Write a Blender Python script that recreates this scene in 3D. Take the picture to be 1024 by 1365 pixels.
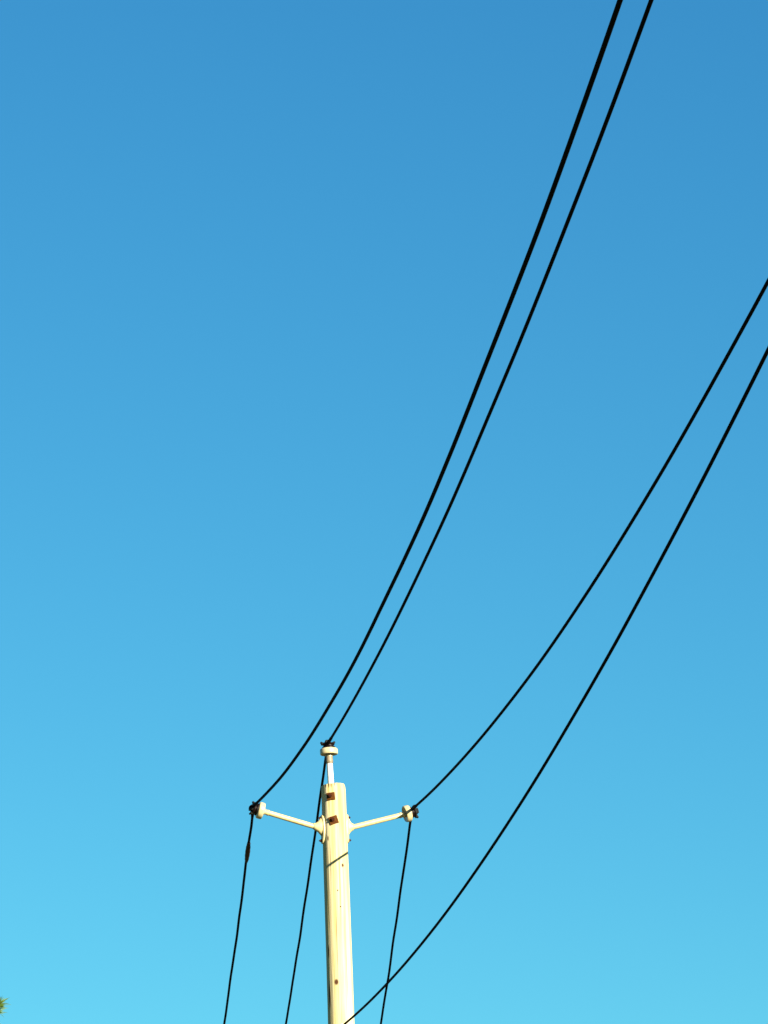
import bpy, bmesh, math, random
from mathutils import Vector, Matrix, noise

for o in list(bpy.data.objects):
    bpy.data.objects.remove(o)
scene = bpy.context.scene
COL = scene.collection
R = math.radians

# ---------------------------------------------------------------- camera
cam = bpy.data.cameras.new('camera')
cam.sensor_fit = 'HORIZONTAL'
cam.sensor_width = 24.0
cam.lens = 144.9
cam.clip_start = 0.1
cam.clip_end = 5000
cam_ob = bpy.data.objects.new('camera', cam)
COL.objects.link(cam_ob)
right = Vector((0.99942557, -0.00398882, -0.03365429))
up = Vector((0.03139468, -0.26501594, 0.96373281))
fwd = Vector((0.01276308, 0.96423578, 0.26473848))
m = Matrix((right, up, -fwd)).transposed().to_4x4()
m.translation = Vector((0, -44.2235, 1.6))
cam_ob.matrix_world = m
scene.camera = cam_ob

# ---------------------------------------------------------------- sky, sun, exposure
SUN_AZ, SUN_EL = 140.0, 16.0      # compass from +Y, elevation
world = bpy.data.worlds.new('World')
scene.world = world
world.use_nodes = True
wn = world.node_tree
bg = wn.nodes['Background']
sky = wn.nodes.new('ShaderNodeTexSky')
sky.sky_type = 'NISHITA'
sky.sun_disc = False
sky.sun_elevation = R(SUN_EL)
sky.sun_rotation = R(SUN_AZ)
sky.air_density = 1.0
sky.dust_density = 0.0
sky.ozone_density = 6.0
sep = wn.nodes.new('ShaderNodeSeparateColor')
comb = wn.nodes.new('ShaderNodeCombineColor')
wn.links.new(sky.outputs[0], sep.inputs[0])
# the camera's contrast and saturation, as a curve per channel
for k, (gam, gain, top) in enumerate(((1.38, 0.340, 0.80), (1.12, 0.703, 3.15), (0.80, 0.934, 4.5))):
    p = wn.nodes.new('ShaderNodeMath'); p.operation = 'POWER'; p.inputs[1].default_value = gam
    g = wn.nodes.new('ShaderNodeMath'); g.operation = 'MULTIPLY'; g.inputs[1].default_value = gain
    c = wn.nodes.new('ShaderNodeMath'); c.operation = 'MINIMUM'; c.inputs[1].default_value = top
    wn.links.new(sep.outputs[k], p.inputs[0]); wn.links.new(p.outputs[0], g.inputs[0])
    wn.links.new(g.outputs[0], c.inputs[0]); wn.links.new(c.outputs[0], comb.inputs[k])
wn.links.new(comb.outputs[0], bg.inputs['Color'])
bg.inputs['Strength'].default_value = 0.055

sun = bpy.data.lights.new('sun', 'SUN')
sun.energy = 5.0
sun.color = (1.0, 0.92, 0.76)
sun.angle = R(0.5)
sun_ob = bpy.data.objects.new('sun', sun)
COL.objects.link(sun_ob)
S = Vector((math.sin(R(SUN_AZ)) * math.cos(R(SUN_EL)), math.cos(R(SUN_AZ)) * math.cos(R(SUN_EL)), math.sin(R(SUN_EL))))
sun_ob.rotation_euler = S.to_track_quat('Z', 'Y').to_euler()
sun_ob.location = S * 60

vs = scene.view_settings
vs.view_transform = 'Standard'
vs.look = 'None'
vs.exposure = 2.0
vs.gamma = 1.0
vs.use_curve_mapping = False
scene.cycles.filter_width = 1.5

# ---------------------------------------------------------------- materials
def base_mat(name, rough=0.6, spec=0.3):
    mt = bpy.data.materials.new(name)
    mt.use_nodes = True
    nt = mt.node_tree
    b = nt.nodes['Principled BSDF']
    b.inputs['Roughness'].default_value = rough
    b.inputs['Specular IOR Level'].default_value = spec
    return mt, nt, b


def noise_mat(name, c1, c2, scale=20, rough=0.6, spec=0.3, bump=0.0, stretch=(1, 1, 1), metal=0.0, detail=6, lo=0.35, hi=0.65):
    mt, nt, b = base_mat(name, rough, spec)
    tc = nt.nodes.new('ShaderNodeTexCoord')
    mp = nt.nodes.new('ShaderNodeMapping')
    mp.inputs['Scale'].default_value = stretch
    nz = nt.nodes.new('ShaderNodeTexNoise')
    nz.inputs['Scale'].default_value = scale
    nz.inputs['Detail'].default_value = detail
    cr = nt.nodes.new('ShaderNodeValToRGB')
    cr.color_ramp.elements[0].position = lo
    cr.color_ramp.elements[1].position = hi
    cr.color_ramp.elements[0].color = (*c1, 1)
    cr.color_ramp.elements[1].color = (*c2, 1)
    nt.links.new(tc.outputs['Object'], mp.inputs[0])
    nt.links.new(mp.outputs[0], nz.inputs['Vector'])
    nt.links.new(nz.outputs['Fac'], cr.inputs[0])
    nt.links.new(cr.outputs[0], b.inputs['Base Color'])
    b.inputs['Metallic'].default_value = metal
    if bump:
        bp = nt.nodes.new('ShaderNodeBump')
        bp.inputs['Strength'].default_value = bump
        bp.inputs['Distance'].default_value = 0.01
        nt.links.new(nz.outputs['Fac'], bp.inputs['Height'])
        nt.links.new(bp.outputs[0], b.inputs['Normal'])
    return mt


def wood_mat():
    mt, nt, b = base_mat('weathered_pole_wood', 0.8, 0.15)
    N, L = nt.nodes.new, nt.links.new
    tc = N('ShaderNodeTexCoord')

    def streak(scale, st, lo, hi, detail=5):
        mp = N('ShaderNodeMapping'); mp.inputs['Scale'].default_value = st
        nz = N('ShaderNodeTexNoise'); nz.inputs['Scale'].default_value = scale; nz.inputs['Detail'].default_value = detail
        mr = N('ShaderNodeMapRange'); mr.inputs['From Min'].default_value = lo; mr.inputs['From Max'].default_value = hi
        L(tc.outputs['Object'], mp.inputs[0]); L(mp.outputs[0], nz.inputs['Vector']); L(nz.outputs['Fac'], mr.inputs[0])
        return mr.outputs[0], nz.outputs['Fac']
    a, ah = streak(26, (1, 1, 0.035), 0.35, 0.65)
    c, ch = streak(110, (1, 1, 0.03), 0.3, 0.7)
    d, dh = streak(7, (1, 1, 0.16), 0.4, 0.7, 3)
    m1 = N('ShaderNodeMixRGB'); m1.inputs[1].default_value = (0.38, 0.305, 0.105, 1); m1.inputs[2].default_value = (0.43, 0.375, 0.25, 1)
    L(a, m1.inputs[0])
    m2 = N('ShaderNodeMixRGB'); m2.blend_type = 'MULTIPLY'; m2.inputs[2].default_value = (0.86, 0.81, 0.70, 1)
    inv = N('ShaderNodeMath'); inv.operation = 'MULTIPLY'; inv.inputs[1].default_value = 0.35
    L(c, inv.inputs[0]); L(inv.outputs[0], m2.inputs[0]); L(m1.outputs[0], m2.inputs[1])
    m3 = N('ShaderNodeMixRGB'); m3.blend_type = 'MULTIPLY'; m3.inputs[2].default_value = (0.97, 0.91, 0.76, 1)
    L(d, m3.inputs[0]); L(m2.outputs[0], m3.inputs[1])
    out = m3.outputs[0]
    # knots, nail holes and short checks that belong to the wood: (x, z, half width, half height)
    for (x, z, hw, hh) in ((-0.030, 9.049, 0.021, 0.030), (0.066, 10.188, 0.012, 0.020), (-0.068, 10.458, 0.006, 0.026),
                           (0.010, 9.94, 0.007, 0.010), (0.032, 9.78, 0.008, 0.009), (-0.045, 10.985, 0.006, 0.03),
                           (-0.022, 10.99, 0.005, 0.04), (-0.075, 10.985, 0.006, 0.025), (0.012, 10.99, 0.004, 0.022),
                           (-0.098, 8.93, 0.008, 0.13), (-0.095, 9.35, 0.006, 0.07), (0.036, 10.05, 0.0022, 0.30), (-0.012, 9.45, 0.0020, 0.42), (0.074, 9.1, 0.0022, 0.26), (-0.05, 10.2, 0.0018, 0.2), (0.05, 7.2, 0.02, 0.03), (-0.03, 5.1, 0.025, 0.03)):
        mp = N('ShaderNodeMapping')
        mp.inputs['Scale'].default_value = (1 / hw, 0, 1 / hh)
        mp.inputs['Location'].default_value = (-x / hw, 0, -z / hh)
        L(tc.outputs['Object'], mp.inputs[0])
        ln = N('ShaderNodeVectorMath'); ln.operation = 'LENGTH'; L(mp.outputs[0], ln.inputs[0])
        mr = N('ShaderNodeMapRange'); mr.inputs['From Min'].default_value = 1.25; mr.inputs['From Max'].default_value = 0.6
        L(ln.outputs['Value'], mr.inputs[0])
        mx = N('ShaderNodeMixRGB'); mx.inputs[2].default_value = (0.055, 0.020, 0.006, 1)
        L(mr.outputs[0], mx.inputs[0]); L(out, mx.inputs[1]); out = mx.outputs[0]
    L(out, b.inputs['Base Color'])
    bp = N('ShaderNodeBump'); bp.inputs['Strength'].default_value = 0.6; bp.inputs['Distance'].default_value = 0.006
    ad = N('ShaderNodeMath'); ad.operation = 'ADD'; L(ah, ad.inputs[0]); L(ch, ad.inputs[1])
    L(ad.outputs[0], bp.inputs['Height']); L(bp.outputs[0], b.inputs['Normal'])
    return mt


M_WOOD = wood_mat()
M_ARM = noise_mat('cream_fibreglass', (0.34, 0.27, 0.11), (0.40, 0.33, 0.155), 30, 0.45, 0.4)
M_STEEL = noise_mat('pale_galvanised_steel', (0.45, 0.43, 0.38), (0.55, 0.53, 0.48), 40, 0.5, 0.4)
M_PIN = noise_mat('pale_painted_pin', (0.52, 0.50, 0.44), (0.60, 0.58, 0.52), 40, 0.5, 0.4)
M_FERRULE = noise_mat('dull_brown_metal', (0.10, 0.075, 0.04), (0.17, 0.13, 0.075), 50, 0.5, 0.4)
M_SHED = noise_mat('cream_glazed_porcelain', (0.30, 0.245, 0.12), (0.39, 0.33, 0.19), 25, 0.25, 0.5)
M_CAP = noise_mat('dark_brown_glaze', (0.0035, 0.0012, 0.0008), (0.006, 0.002, 0.0012), 25, 0.45, 0.12)
M_CLAMP = noise_mat('blackened_clamp_metal', (0.0022, 0.0030, 0.0020), (0.0045, 0.0050, 0.0032), 60, 0.65, 0.12)
M_BRIGHT = noise_mat('bright_aluminium', (0.5, 0.48, 0.42), (0.6, 0.57, 0.5), 60, 0.35, 0.5)
M_RUST = noise_mat('rusty_steel', (0.045, 0.013, 0.002), (0.085, 0.030, 0.003), 45, 0.8, 0.1, 0.3)
M_RUSTDARK = noise_mat('dark_rusty_steel', (0.018, 0.004, 0.002), (0.035, 0.008, 0.003), 45, 0.8, 0.1, 0.3)
M_WIRE = noise_mat('black_weathered_cable', (0.0022, 0.0024, 0.0022), (0.0040, 0.0038, 0.0033), 2.0, 0.9, 0.02)
M_SLEEVE = noise_mat('red_brown_sleeve', (0.012, 0.0025, 0.0015), (0.022, 0.005, 0.003), 30, 0.6, 0.1)
M_BARK = noise_mat('pine_bark', (0.06, 0.035, 0.02), (0.16, 0.09, 0.05), 9, 0.9, 0.1, 0.8, (1, 1, 0.35))
M_NEEDLE = noise_mat('pine_needles', (0.035, 0.075, 0.005), (0.075, 0.115, 0.008), 3, 0.6, 0.2)
M_GRASS = noise_mat('dry_grass_ground', (0.07, 0.085, 0.03), (0.15, 0.13, 0.06), 0.6, 0.95, 0.05, 0.5, detail=10)


# ---------------------------------------------------------------- mesh helpers
def link(name, bm, mat, parent=None, smooth=True, mats=None):
    me = bpy.data.meshes.new(name)
    bm.normal_update()
    bm.to_mesh(me)
    bm.free()
    for mm in (mats or [mat]):
        me.materials.append(mm)
    if smooth:
        for p in me.polygons:
            p.use_smooth = True
        try:
            me.set_sharp_from_angle(angle=R(38))
        except Exception:
            pass
    o = bpy.data.objects.new(name, me)
    COL.objects.link(o)
    if parent:
        o.parent = parent
    return o


def lathe(bm, prof, seg=40, mtx=None):
    """Revolve (r, z) pairs about Z; first and last rings are closed when r > 0."""
    mtx = mtx or Matrix()
    rings = []
    for (r, z) in prof:
        if r <= 1e-6:
            rings.append([bm.verts.new(mtx @ Vector((0, 0, z)))])
        else:
            rings.append([bm.verts.new(mtx @ Vector((r * math.cos(2 * math.pi * k / seg), r * math.sin(2 * math.pi * k / seg), z))) for k in range(seg)])
    for a, b in zip(rings, rings[1:]):
        for k in range(seg):
            k2 = (k + 1) % seg
            if len(a) == 1 and len(b) == 1:
                continue
            if len(a) == 1:
                bm.faces.new((a[0], b[k2], b[k]))
            elif len(b) == 1:
                bm.faces.new((a[k], a[k2], b[0]))
            else:
                bm.faces.new((a[k], a[k2], b[k2], b[k]))
    if len(rings[0]) > 1:
        bm.faces.new(list(reversed(rings[0])))
    if len(rings[-1]) > 1:
        bm.faces.new(rings[-1])


def box(bm, size, mtx, bevel=0.0):
    r = bmesh.ops.create_cube(bm, size=1.0, matrix=mtx @ Matrix.Diagonal((*size, 1)))
    if bevel:
        es = list({e for v in r['verts'] for e in v.link_edges})
        bmesh.ops.bevel(bm, geom=es, offset=bevel, segments=2, affect='EDGES', profile=0.5)


def tube(bm, pts, rad, seg=10, caps=True):
    """Sweep a circle along pts; rad is a number or a function of the point index."""
    n = len(pts)
    ref = None
    rings = []
    for i, p in enumerate(pts):
        t = (pts[min(i + 1, n - 1)] - pts[max(i - 1, 0)]).normalized()
        if ref is None:
            ref = t.orthogonal().normalized()
        ref = (ref - t * ref.dot(t)).normalized()
        bi = t.cross(ref)
        r = rad(i) if callable(rad) else rad
        rings.append([bm.verts.new(p + ref * (r * math.cos(2 * math.pi * k / seg)) + bi * (r * math.sin(2 * math.pi * k / seg))) for k in range(seg)])
    for a, b in zip(rings, rings[1:]):
        for k in range(seg):
            bm.faces.new((a[k], a[(k + 1) % seg], b[(k + 1) % seg], b[k]))
    if caps:
        bm.faces.new(list(reversed(rings[0])))
        bm.faces.new(rings[-1])


def frame(origin, zdir, xhint):
    z = Vector(zdir).normalized()
    x = Vector(xhint)
    x = (x - z * x.dot(z)).normalized()
    y = z.cross(x)
    mt = Matrix((x, y, z)).transposed().to_4x4()
    mt.translation = Vector(origin)
    return mt


def tag(o, label=None, cat=None, group=None, kind=None):
    for k, v in (('label', label), ('category', cat), ('group', group), ('kind', kind)):
        if v:
            o[k] = v
    return o


# ---------------------------------------------------------------- ground
bm = bmesh.new()
NG = 60
ext = 1500.0
grid = []
for i in range(NG + 1):
    row = []
    for j in range(NG + 1):
        u, v = i / NG * 2 - 1, j / NG * 2 - 1
        x = math.copysign(abs(u) ** 2.2, u) * ext
        y = math.copysign(abs(v) ** 2.2, v) * ext
        far = max(0.0, math.hypot(x, y) - 90) / 400
        z = noise.noise(Vector((x, y, 0)) * 0.03) * min(2.0, far * 3)
        row.append(bm.verts.new((x, y, z)))
    grid.append(row)
for i in range(NG):
    for j in range(NG):
        bm.faces.new((grid[i][j], grid[i + 1][j], grid[i + 1][j + 1], grid[i][j + 1]))
ground = link('ground', bm, M_GRASS)
tag(ground, kind='structure')

# ---------------------------------------------------------------- utility pole
pole = bpy.data.objects.new('utility_pole', None)
COL.objects.link(pole)
tag(pole, 'pale weathered wooden utility pole with two upswept side arms and a pin on top', 'utility pole')

POLE_TOP = 11.0


def pole_r(z):
    return 0.1165 + (POLE_TOP - z) * 0.0042


bm = bmesh.new()
SEG = 72
zs = [-0.4 + (POLE_TOP - 0.09 + 0.4) * i / 90 for i in range(91)]
prof_rows = []
for z in zs:
    prof_rows.append((z, 1.0))
for dz, s in ((0.072, 0.998), (0.052, 0.992), (0.034, 0.975), (0.018, 0.945), (0.006, 0.90), (0.0, 0.85)):
    prof_rows.append((POLE_TOP - dz, s))
rings = []
for (z, s) in prof_rows:
    ring = []
    for k in range(SEG):
        a = 2 * math.pi * k / SEG
        ca, sa = math.cos(a), math.sin(a)
        # slight flats, grain furrows and sway, so the outline is that of a real log
        w = noise.noise(Vector((ca * 2.2, sa * 2.2, z * 0.25))) * 0.0035
        w += noise.noise(Vector((ca * 9, sa * 9, z * 0.5 + 7))) * 0.0022
        w += noise.noise(Vector((ca * 3, sa * 3, z * 3.1 + 3))) * 0.0012
        # the rim is worn on the right, crisp on the left
        ss = 1 - (1 - s) * 0.7 if ca > 0.1 else 1 - (1 - s) * 0.12
        r = pole_r(z) * ss + w
        sway = math.sin(z * 0.9) * 0.003
        zz = z
        if z > POLE_TOP - 0.1:
            zz += (z - (POLE_TOP - 0.1)) * 0.12 * (ca * 0.6) + noise.noise(Vector((ca * 4, sa * 4, 2))) * 0.05 * (z - POLE_TOP + 0.1)
        ring.append(bm.verts.new((r * ca + sway, r * sa, zz)))
    rings.append(ring)
for a, b in zip(rings, rings[1:]):
    for k in range(SEG):
        bm.faces.new((a[k], a[(k + 1) % SEG], b[(k + 1) % SEG], b[k]))
ctr = bm.verts.new((0, 0, POLE_TOP + 0.004))
for k in range(SEG):
    bm.faces.new((rings[-1][k], rings[-1][(k + 1) % SEG], ctr))
bm.faces.new(list(reversed(rings[0])))
shaft = link('pole_shaft', bm, M_WOOD, pole)


# square washers with their bolts on the side towards the street
def washer(z, ang, roll, size, name='square_washer'):
    d = Vector((math.sin(R(ang)), -math.cos(R(ang)), 0))
    p = Vector((0, 0, z)) + d * (pole_r(z) - 0.002)
    fr = frame(p, d, (math.cos(R(ang)), math.sin(R(ang)), 0)) @ Matrix.Rotation(R(roll), 4, 'Z')
    bm = bmesh.new()
    box(bm, (size, size * 0.94, 0.016), fr, 0.003)
    w = link(name, bm, M_RUST, pole)
    bm = bmesh.new()
    lathe(bm, [(0.021, 0.006), (0.021, 0.022), (0.019, 0.026), (0.010, 0.026), (0.010, 0.042), (0.0, 0.043)], 6, fr @ Matrix.Translation((-0.006, 0.006, 0)))
    link('bolt', bm, M_RUSTDARK, w)
    return w


washer(10.868, -14, 4, 0.082)
washer(10.632, -4, 17, 0.086)

# pin bracket on the far side of the pole top
bm = bmesh.new()
PB = Vector((-0.0235, 0.152, 11.02))
PT = Vector((-0.0305, 0.150, 11.262))
box(bm, (0.07, 0.022, 0.56), Matrix.Translation((-0.022, 0.1335, 10.75)), 0.004)
d = (PT - PB)
lathe(bm, [(0.027, -0.12), (0.031, 0.0), (0.031, 0.03), (0.030, 0.08), (0.029, d.length)], 28, frame(PB, d, (1, 0, 0)))
pin = link('top_pin', bm, M_PIN, pole)


# one insulator, in its own frame: Z runs out along the pin or arm, X lies along the conductor
def insulator(fr, ferrule=True, clamp_shift=(0, 0, 0), long_clamp=1.0, name='insulator'):
    bm = bmesh.new()
    lathe(bm, [(0.027, 0.055), (0.033, 0.060), (0.034, 0.079), (0.030, 0.086), (0.036, 0.096), (0.070, 0.088), (0.079, 0.080),
               (0.0835, 0.079), (0.0865, 0.083), (0.088, 0.094), (0.088, 0.118), (0.0865, 0.128), (0.082, 0.135), (0.072, 0.139),
               (0.056, 0.143), (0.05, 0.146)], 56, fr)
    ins = link(name, bm, M_SHED, pole)
    if ferrule:
        bm = bmesh.new()
        lathe(bm, [(0.030, -0.012), (0.035, -0.006), (0.036, 0.02), (0.0345, 0.024), (0.0345, 0.05), (0.033, 0.0595)], 32, fr)
        link('ferrule', bm, M_FERRULE, ins)
    bm = bmesh.new()
    lathe(bm, [(0.06, 0.138), (0.0645, 0.143), (0.064, 0.152), (0.058, 0.158), (0.051, 0.165), (0.051, 0.171), (0.058, 0.177),
               (0.061, 0.183), (0.058, 0.190), (0.036, 0.195)], 44, fr)
    link('insulator_cap', bm, M_CAP, ins)
    # conductor clamp: saddle, two winged keepers with bolts
    cf = fr @ Matrix.Translation(clamp_shift) @ Matrix.Translation((0, 0, -0.020))
    bm = bmesh.new()
    box(bm, (0.10 * long_clamp, 0.056, 0.026), cf @ Matrix.Translation((0, 0, 0.217)), 0.006)
    for s in (-1, 1):
        wing = cf @ Matrix.Translation((0.0, s * 0.042, 0.217)) @ Matrix.Rotation(R(s * 10), 4, 'X')
        box(bm, (0.054, 0.050, 0.026), wing, 0.008)
        tooth = cf @ Matrix.Translation((0.0, s * 0.060, 0.226)) @ Matrix.Rotation(R(-s * 40), 4, 'X')
        box(bm, (0.030, 0.020, 0.030), tooth, 0.006)
        box(bm, (0.09 * long_clamp, 0.015, 0.030), cf @ Matrix.Translation((0, s * 0.020, 0.234)), 0.005)
    box(bm, (0.05 * long_clamp, 0.036, 0.020), cf @ Matrix.Translation((0, 0, 0.246)), 0.006)
    link('conductor_clamp', bm, M_CLAMP, ins)
    return ins


HEAD = R(5.5)
HDIR = Vector((math.sin(HEAD), -math.cos(HEAD), 0))     # conductors, towards the viewer

insulator(frame(PT, PT - PB, HDIR), clamp_shift=(0, -0.006, -0.012))

# standoff arms: a plate against the pole, a flared boss, a fibreglass rod, an insulator at the end
PSI = R(14)


def standoff(side, root_z, slope, ins_u, collar_u, boss):
    h = Vector((math.cos(PSI), math.sin(PSI), 0)) * side
    ax = (h + Vector((0, 0, slope))).normalized()
    root = Vector((0, 0, root_z))
    k = math.sqrt(1 + slope * slope)
    pt = lambda u: root + ax * (u * k)
    r0 = pole_r(root_z)
    fr = frame(pt(0), ax, HDIR)
    bm = bmesh.new()
    lathe(bm, [(0.0245, (r0 + 0.03) * k), (0.0255, 0.30), (0.0245, collar_u * k - 0.004), (0.0285, collar_u * k),
               (0.0285, (ins_u + 0.03) * k), (0.026, (ins_u + 0.045) * k), (0.022, (ins_u + 0.085) * k)], 28, fr)
    arm = link('standoff_arm', bm, M_ARM, pole)
    # base: upright plate hugging the pole, boss flaring into it
    bm = bmesh.new()
    pf = frame(Vector((0, 0, root_z + 0.03)) + h * (r0 + 0.004), h, (0, 0, 1))   # x up, z out
    SEGP = 32
    out_ring, in_ring, top_ring = [], [], []
    for q in range(SEGP):
        a = 2 * math.pi * q / SEGP
        e = 2.6
        cx = math.copysign(abs(math.cos(a)) ** (2 / e), math.cos(a)) * 0.142
        cy = math.copysign(abs(math.sin(a)) ** (2 / e), math.sin(a)) * 0.055
        curve = -cy * cy * 4.2                      # wraps round the pole
        in_ring.append(bm.verts.new(pf @ Vector((cx, cy, curve - 0.012))))
        out_ring.append(bm.verts.new(pf @ Vector((cx, cy, curve + 0.010))))
        top_ring.append(bm.verts.new(pf @ Vector((cx * 0.94, cy * 0.86, curve * 0.8 + 0.015))))
    for q in range(SEGP):
        q2 = (q + 1) % SEGP
        bm.faces.new((in_ring[q], in_ring[q2], out_ring[q2], out_ring[q]))
        bm.faces.new((out_ring[q], out_ring[q2], top_ring[q2], top_ring[q]))
    bm.faces.new(list(reversed(in_ring)))
    bm.faces.new(top_ring)
    # boss, drawn out into a rib above and below
    rr = []
    for (t, rx, ry, dz) in ((0.0, 0.100, 0.044, 0.022), (0.018, 0.078, 0.042, 0.016), (0.036, 0.054, 0.039, 0.008), (0.058, 0.038, 0.036, 0.002), (0.075, 0.034, 0.034, 0.0), (0.082, 0.029, 0.029, 0.0)):
        o = pt(r0 + 0.012 + t * boss) + Vector((0, 0, dz))
        rr.append([bm.verts.new(o + Vector((0, 0, 1)) * (rx * math.cos(2 * math.pi * q / 28)) + h.cross(Vector((0, 0, 1))) * (ry * math.sin(2 * math.pi * q / 28))) for q in range(28)])
    for a, b in zip(rr, rr[1:]):
        for q in range(28):
            bm.faces.new((a[q], a[(q + 1) % 28], b[(q + 1) % 28], b[q]))
    bm.faces.new(list(reversed(rr[0])))
    bm.faces.new(rr[-1])
    bmesh.ops.recalc_face_normals(bm, faces=bm.faces)
    base = link('arm_base', bm, M_ARM, arm)
    for dz in (0.112, -0.112):
        bm = bmesh.new()
        bf = frame(Vector((0, 0, root_z + 0.03 + dz)) + h * (r0 + 0.016), h, (0, 0, 1))
        lathe(bm, [(0.017, 0.0), (0.017, 0.006), (0.013, 0.008), (0.013, 0.017), (0.006, 0.018), (0.006, 0.026), (0.0, 0.027)], 6, bf)
        link('bolt', bm, M_RUSTDARK, arm)
    fr2 = frame(pt(ins_u + 0.008), ax, HDIR) @ Matrix.Diagonal((0.93, 0.93, 0.94, 1))
    insulator(fr2, ferrule=False, clamp_shift=(0, 0, -0.006))
    return pt


ptL = standoff(-1, 10.531, 0.280, 0.630, 0.655, 1.0)
ptR = standoff(1, 10.541, 0.262, 0.628, 0.665, 0.72)

# neutral rack below: clevis with a spool insulator on the street side
bm = bmesh.new()
CZ = 8.560
for dz in (-0.055, 0.055):
    box(bm, (0.05, 0.11, 0.008), Matrix.Translation((0.01, -0.125 - 0.055, CZ + dz)), 0.002)
box(bm, (0.05, 0.010, 0.118), Matrix.Translation((0.01, -0.131, CZ)), 0.002)
lathe(bm, [(0.008, -0.075), (0.008, 0.062), (0.014, 0.062), (0.014, 0.070)], 12, Matrix.Translation((0.01, -0.205, CZ)))
clev = link('neutral_clevis', bm, M_STEEL, pole)
bm = bmesh.new()
lathe(bm, [(0.036, -0.048), (0.038, -0.03), (0.026, -0.012), (0.024, 0), (0.026, 0.012), (0.038, 0.03), (0.036, 0.048)], 28, Matrix.Translation((0.01, -0.205, CZ)))
link('spool_insulator', bm, M_CAP, clev)


# ---------------------------------------------------------------- conductors
def path(att, th_n, a_n, b_n, len_n, th_f, a_f, b_f, len_f, wob, seed, clamp_dir):
    hn = Vector((math.sin(R(th_n)), -math.cos(R(th_n)), 0))
    hf = -Vector((math.sin(R(th_f)), -math.cos(R(th_f)), 0))
    att = Vector(att)

    def near(s):
        return att + hn * s + Vector((0, 0, a_n * s + b_n * s * s))

    def far(s):
        return att + hf * s + Vector((0, 0, -a_f * s + b_f * s * s))
    pts = []
    n1 = 150
    for i in range(n1, 0, -1):
        s = 0.12 + (len_f - 0.12) * (i / n1) ** 1.5
        k = min(1.0, (s - 0.12) / 0.6)
        w = Vector((noise.noise(Vector((s * 0.8, seed, 0))), 0, noise.noise(Vector((s * 0.8, seed, 5))))) * wob * k
        pts.append(far(s) + w)
    f0, n0 = far(0.12), near(0.12)
    for i in range(7):                                   # smooth bend through the clamp
        t = i / 6
        pts.append(f0 * (1 - t) ** 2 + att * (2 * t * (1 - t)) + n0 * t * t)
    for i in range(1, 221):
        s = 0.12 + (len_n - 0.12) * (i / 220) ** 1.35
        k = min(1.0, (s - 0.12) / 0.6)
        w = Vector((noise.noise(Vector((s * 0.35, seed, 9))), 0, noise.noise(Vector((s * 0.35, seed, 14))))) * wob * 0.6 * k
        pts.append(near(s) + w)
    return pts, far


def conductor(label, att, near, far, rad, wob, seed, wrap=0.34):
    pts, ff = path(att, *near, *far, wob, seed, None)
    att = Vector(att)

    def rr(i):
        d = (pts[i] - att).length
        k = 1.0 - min(1.0, max(0.0, (d - wrap) / 0.05))
        return rad * (1 + 0.22 * k)
    bm = bmesh.new()
    tube(bm, pts, rr, 12)
    o = link('power_line', bm, M_WIRE)
    tag(o, label, 'power line', 'conductors of the overhead line')
    return o, ff


left_line, left_far = conductor('black power line on the left arm, with a brown splice just below the insulator',
                                (-0.7793, -0.1943, 10.783), (5.2, -0.1478, 0.0038, 41.0), (3.6, 0.0971, 0.0020, 46.0), 0.0130, 0.010, 1.3)
conductor('black power line clamped on top of the pole pin, passing behind the left arm',
          (-0.0419, 0.150, 11.4520), (5.5, -0.0768, 0.0030, 36.0), (3.2, 0.1099, 0.0020, 46.0), 0.0130, 0.006, 4.1)
conductor('black power line clamped to the end of the right arm, curving up to the right',
          (0.7595, 0.1894, 10.7761), (6.0, -0.1053, 0.00384, 38.0), (2.3, 0.1300, 0.0020, 46.0), 0.0124, 0.006, 7.7)
conductor('lowest and thinnest black line, crossing the pole front below the arms',
          (0.010, -0.238, 8.602), (6.0, -0.0787, 0.00353, 34.0), (3.0, 0.1100, 0.0020, 46.0), 0.0108, 0.004, 9.2, wrap=0.05)

# splice sleeve on the left line, just beyond the arm
bm = bmesh.new()
S0, S1 = 1.22, 1.90
sp = [left_far(S0 + (S1 - S0) * i / 24) for i in range(25)]
prof = lambda i: 0.0142 + 0.0105 * (math.sin(math.pi * min(1, max(0, i / 24))) ** 0.7) + 0.0010 * math.sin(i * 1.3)
tube(bm, sp, prof, 16)
sl = link('splice_sleeve', bm, M_SLEEVE, left_line)
sl['label'] = 'red brown tapered splice sleeve'

# ---------------------------------------------------------------- pine tree whose branch tip reaches into the frame
rnd = random.Random(11)
tree = bpy.data.objects.new('pine_tree', None)
tree.location = (-4.75, -12.2, 0)
COL.objects.link(tree)
tag(tree, 'green pine tree beside the pole, one needle tuft at the lower left edge', 'tree')
TREE_H = 8.7
bmT = bmesh.new()
tp = []
for i in range(30):
    z = -0.3 + (TREE_H + 0.3) * i / 29
    tp.append(Vector((noise.noise(Vector((z * 0.4, 1, 0))) * 0.10, noise.noise(Vector((z * 0.4, 5, 0))) * 0.10, z)))
tube(bmT, tp, lambda i: 0.155 * (1 - i / 29) ** 0.85 + 0.012, 14)


def trunk_at(z):
    f_ = (z + 0.3) / (TREE_H + 0.3) * 29
    i = max(0, min(28, int(f_)))
    return tp[i].lerp(tp[i + 1], f_ - i)


tufts = []
tip = Vector((-2.345, -12.461, 6.895)) - tree.location


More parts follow.
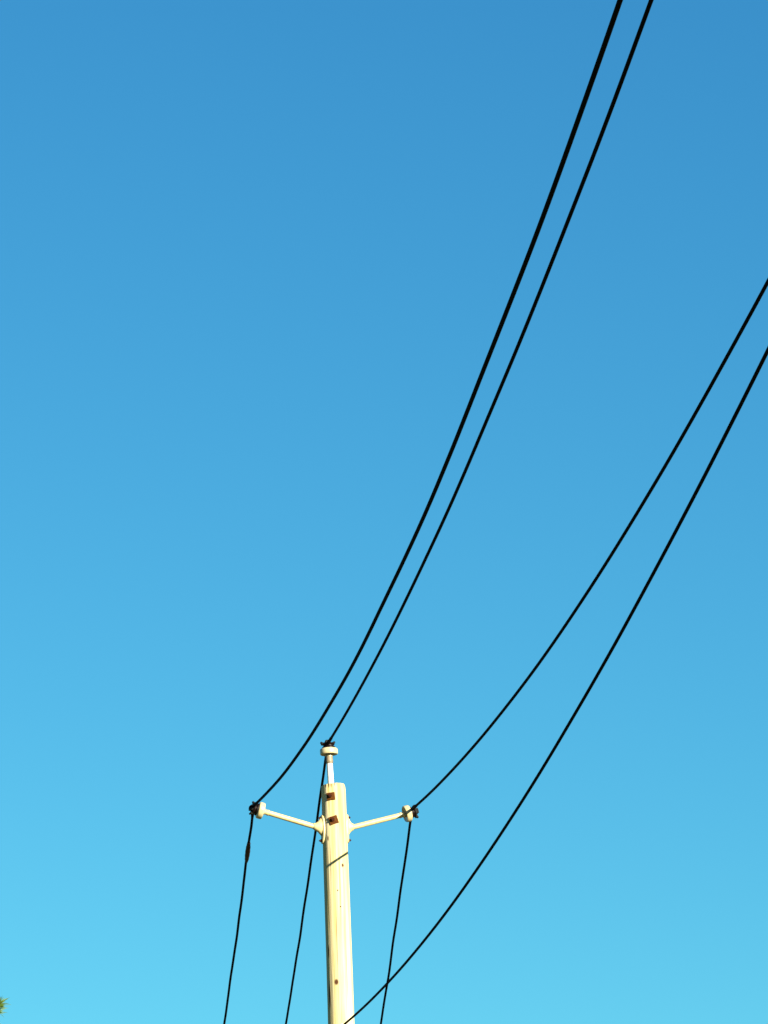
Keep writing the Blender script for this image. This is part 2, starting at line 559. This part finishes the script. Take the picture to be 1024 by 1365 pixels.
def limb(z0, end, lift):
    a = trunk_at(z0)
    mid = a.lerp(end, 0.55) + Vector((0, 0, -lift))
    pts = []
    for i in range(13):
        t = i / 12
        p = a * (1 - t) ** 2 + mid * (2 * t * (1 - t)) + end * t * t
        p += Vector((noise.noise(p * 1.7), noise.noise(p * 1.7 + Vector((9, 0, 0))), 0)) * 0.06 * (1 - t) * t * 4
        pts.append(p)
    L_ = (end - a).length
    tube(bmT, pts, lambda i: (0.012 + 0.016 * L_) * (1 - i / 12) + 0.006, 7)
    for i in range(3, 13):
        t = i / 12
        dirn = (pts[i] - pts[i - 1]).normalized()
        if i == 12:
            tufts.append((pts[i], (dirn + Vector((0, 0, 0.5))).normalized(), 0.080))
            tufts.append((pts[i] - dirn * 0.02, (dirn + Vector((0, 0, 0.9))).normalized(), 0.080))
            tufts.append((pts[i] - dirn * 0.015 - Vector((0, 0, 0.05)), (dirn + Vector((0, 0, -0.3))).normalized(), 0.055))
            continue
        for s in (-1, 1):
            side = dirn.cross(Vector((0, 0, 1))).normalized() * s
            ln = (0.18 + 0.5 * (1 - t)) * rnd.uniform(0.6, 1.1)
            e2 = pts[i] + (dirn * 0.75 + side * rnd.uniform(0.5, 1.0)).normalized() * ln + Vector((0, 0, rnd.uniform(0.0, 0.15)))
            m2 = pts[i].lerp(e2, 0.5) + Vector((0, 0, -0.03))
            q = [pts[i], m2, e2]
            tube(bmT, q, lambda k: 0.008 - 0.002 * k, 5)
            n = max(2, int(ln / 0.09))
            for k in range(1, n + 1):
                tufts.append((pts[i].lerp(e2, k / n), ((e2 - pts[i]).normalized() + Vector((0, 0, 0.6))).normalized(), 0.085))


limb(6.15, tip, 0.18)
z = 1.9
while z < TREE_H - 0.35:
    nb = rnd.choice((4, 5, 5))
    off = rnd.uniform(0, 2 * math.pi)
    for k in range(nb):
        ang = off + 2 * math.pi * k / nb + rnd.uniform(-0.25, 0.25)
        ze = z + rnd.uniform(0.15, 0.5)
        reach = min(2.25, (TREE_H - ze) * 0.95 + 0.15) * rnd.uniform(0.78, 1.0)
        if ze > 6.3:
            reach = min(reach, 1.75)
        c = trunk_at(z)
        limb(z, Vector((c.x + math.cos(ang) * reach, c.y + math.sin(ang) * reach, ze)), 0.12)
    z += rnd.uniform(0.36, 0.52)
for k in range(8):
    c = trunk_at(TREE_H - 0.05 - k * 0.06)
    tufts.append((c, Vector((rnd.uniform(-.5, .5), rnd.uniform(-.5, .5), 1)).normalized(), 0.10))
link('trunk', bmT, M_BARK, tree)

verts, faces = [], []
for (c, d, ln) in tufts:
    at_tip = (c - tip).length < 0.09
    o1 = d.orthogonal().normalized()
    o2 = d.cross(o1)
    for k in range(44 if at_tip else 26):
        a = rnd.uniform(0, 2 * math.pi)
        spread = rnd.uniform(0.15, 1.25)
        nd = (d + (o1 * math.cos(a) + o2 * math.sin(a)) * spread).normalized()
        L_ = ln * rnd.uniform(0.75, 1.15)
        w = nd.cross(Vector((rnd.uniform(-1, 1), rnd.uniform(-1, 1), rnd.uniform(-1, 1)))).normalized() * 0.0022
        b0 = c - d * rnd.uniform(0, 0.05)
        i0 = len(verts)
        verts += [b0 - w, b0 + w, b0 + nd * L_ * 0.7 + w * 0.8 + Vector((0, 0, -0.004)), b0 + nd * L_ + Vector((0, 0, -0.010)), b0 + nd * L_ * 0.7 - w * 0.8 + Vector((0, 0, -0.004))]
        faces.append((i0, i0 + 1, i0 + 2, i0 + 3, i0 + 4))
me = bpy.data.meshes.new('crown')
me.from_pydata([tuple(v) for v in verts], [], faces)
me.materials.append(M_NEEDLE)
crown = bpy.data.objects.new('crown', me)
COL.objects.link(crown)
crown.parent = tree
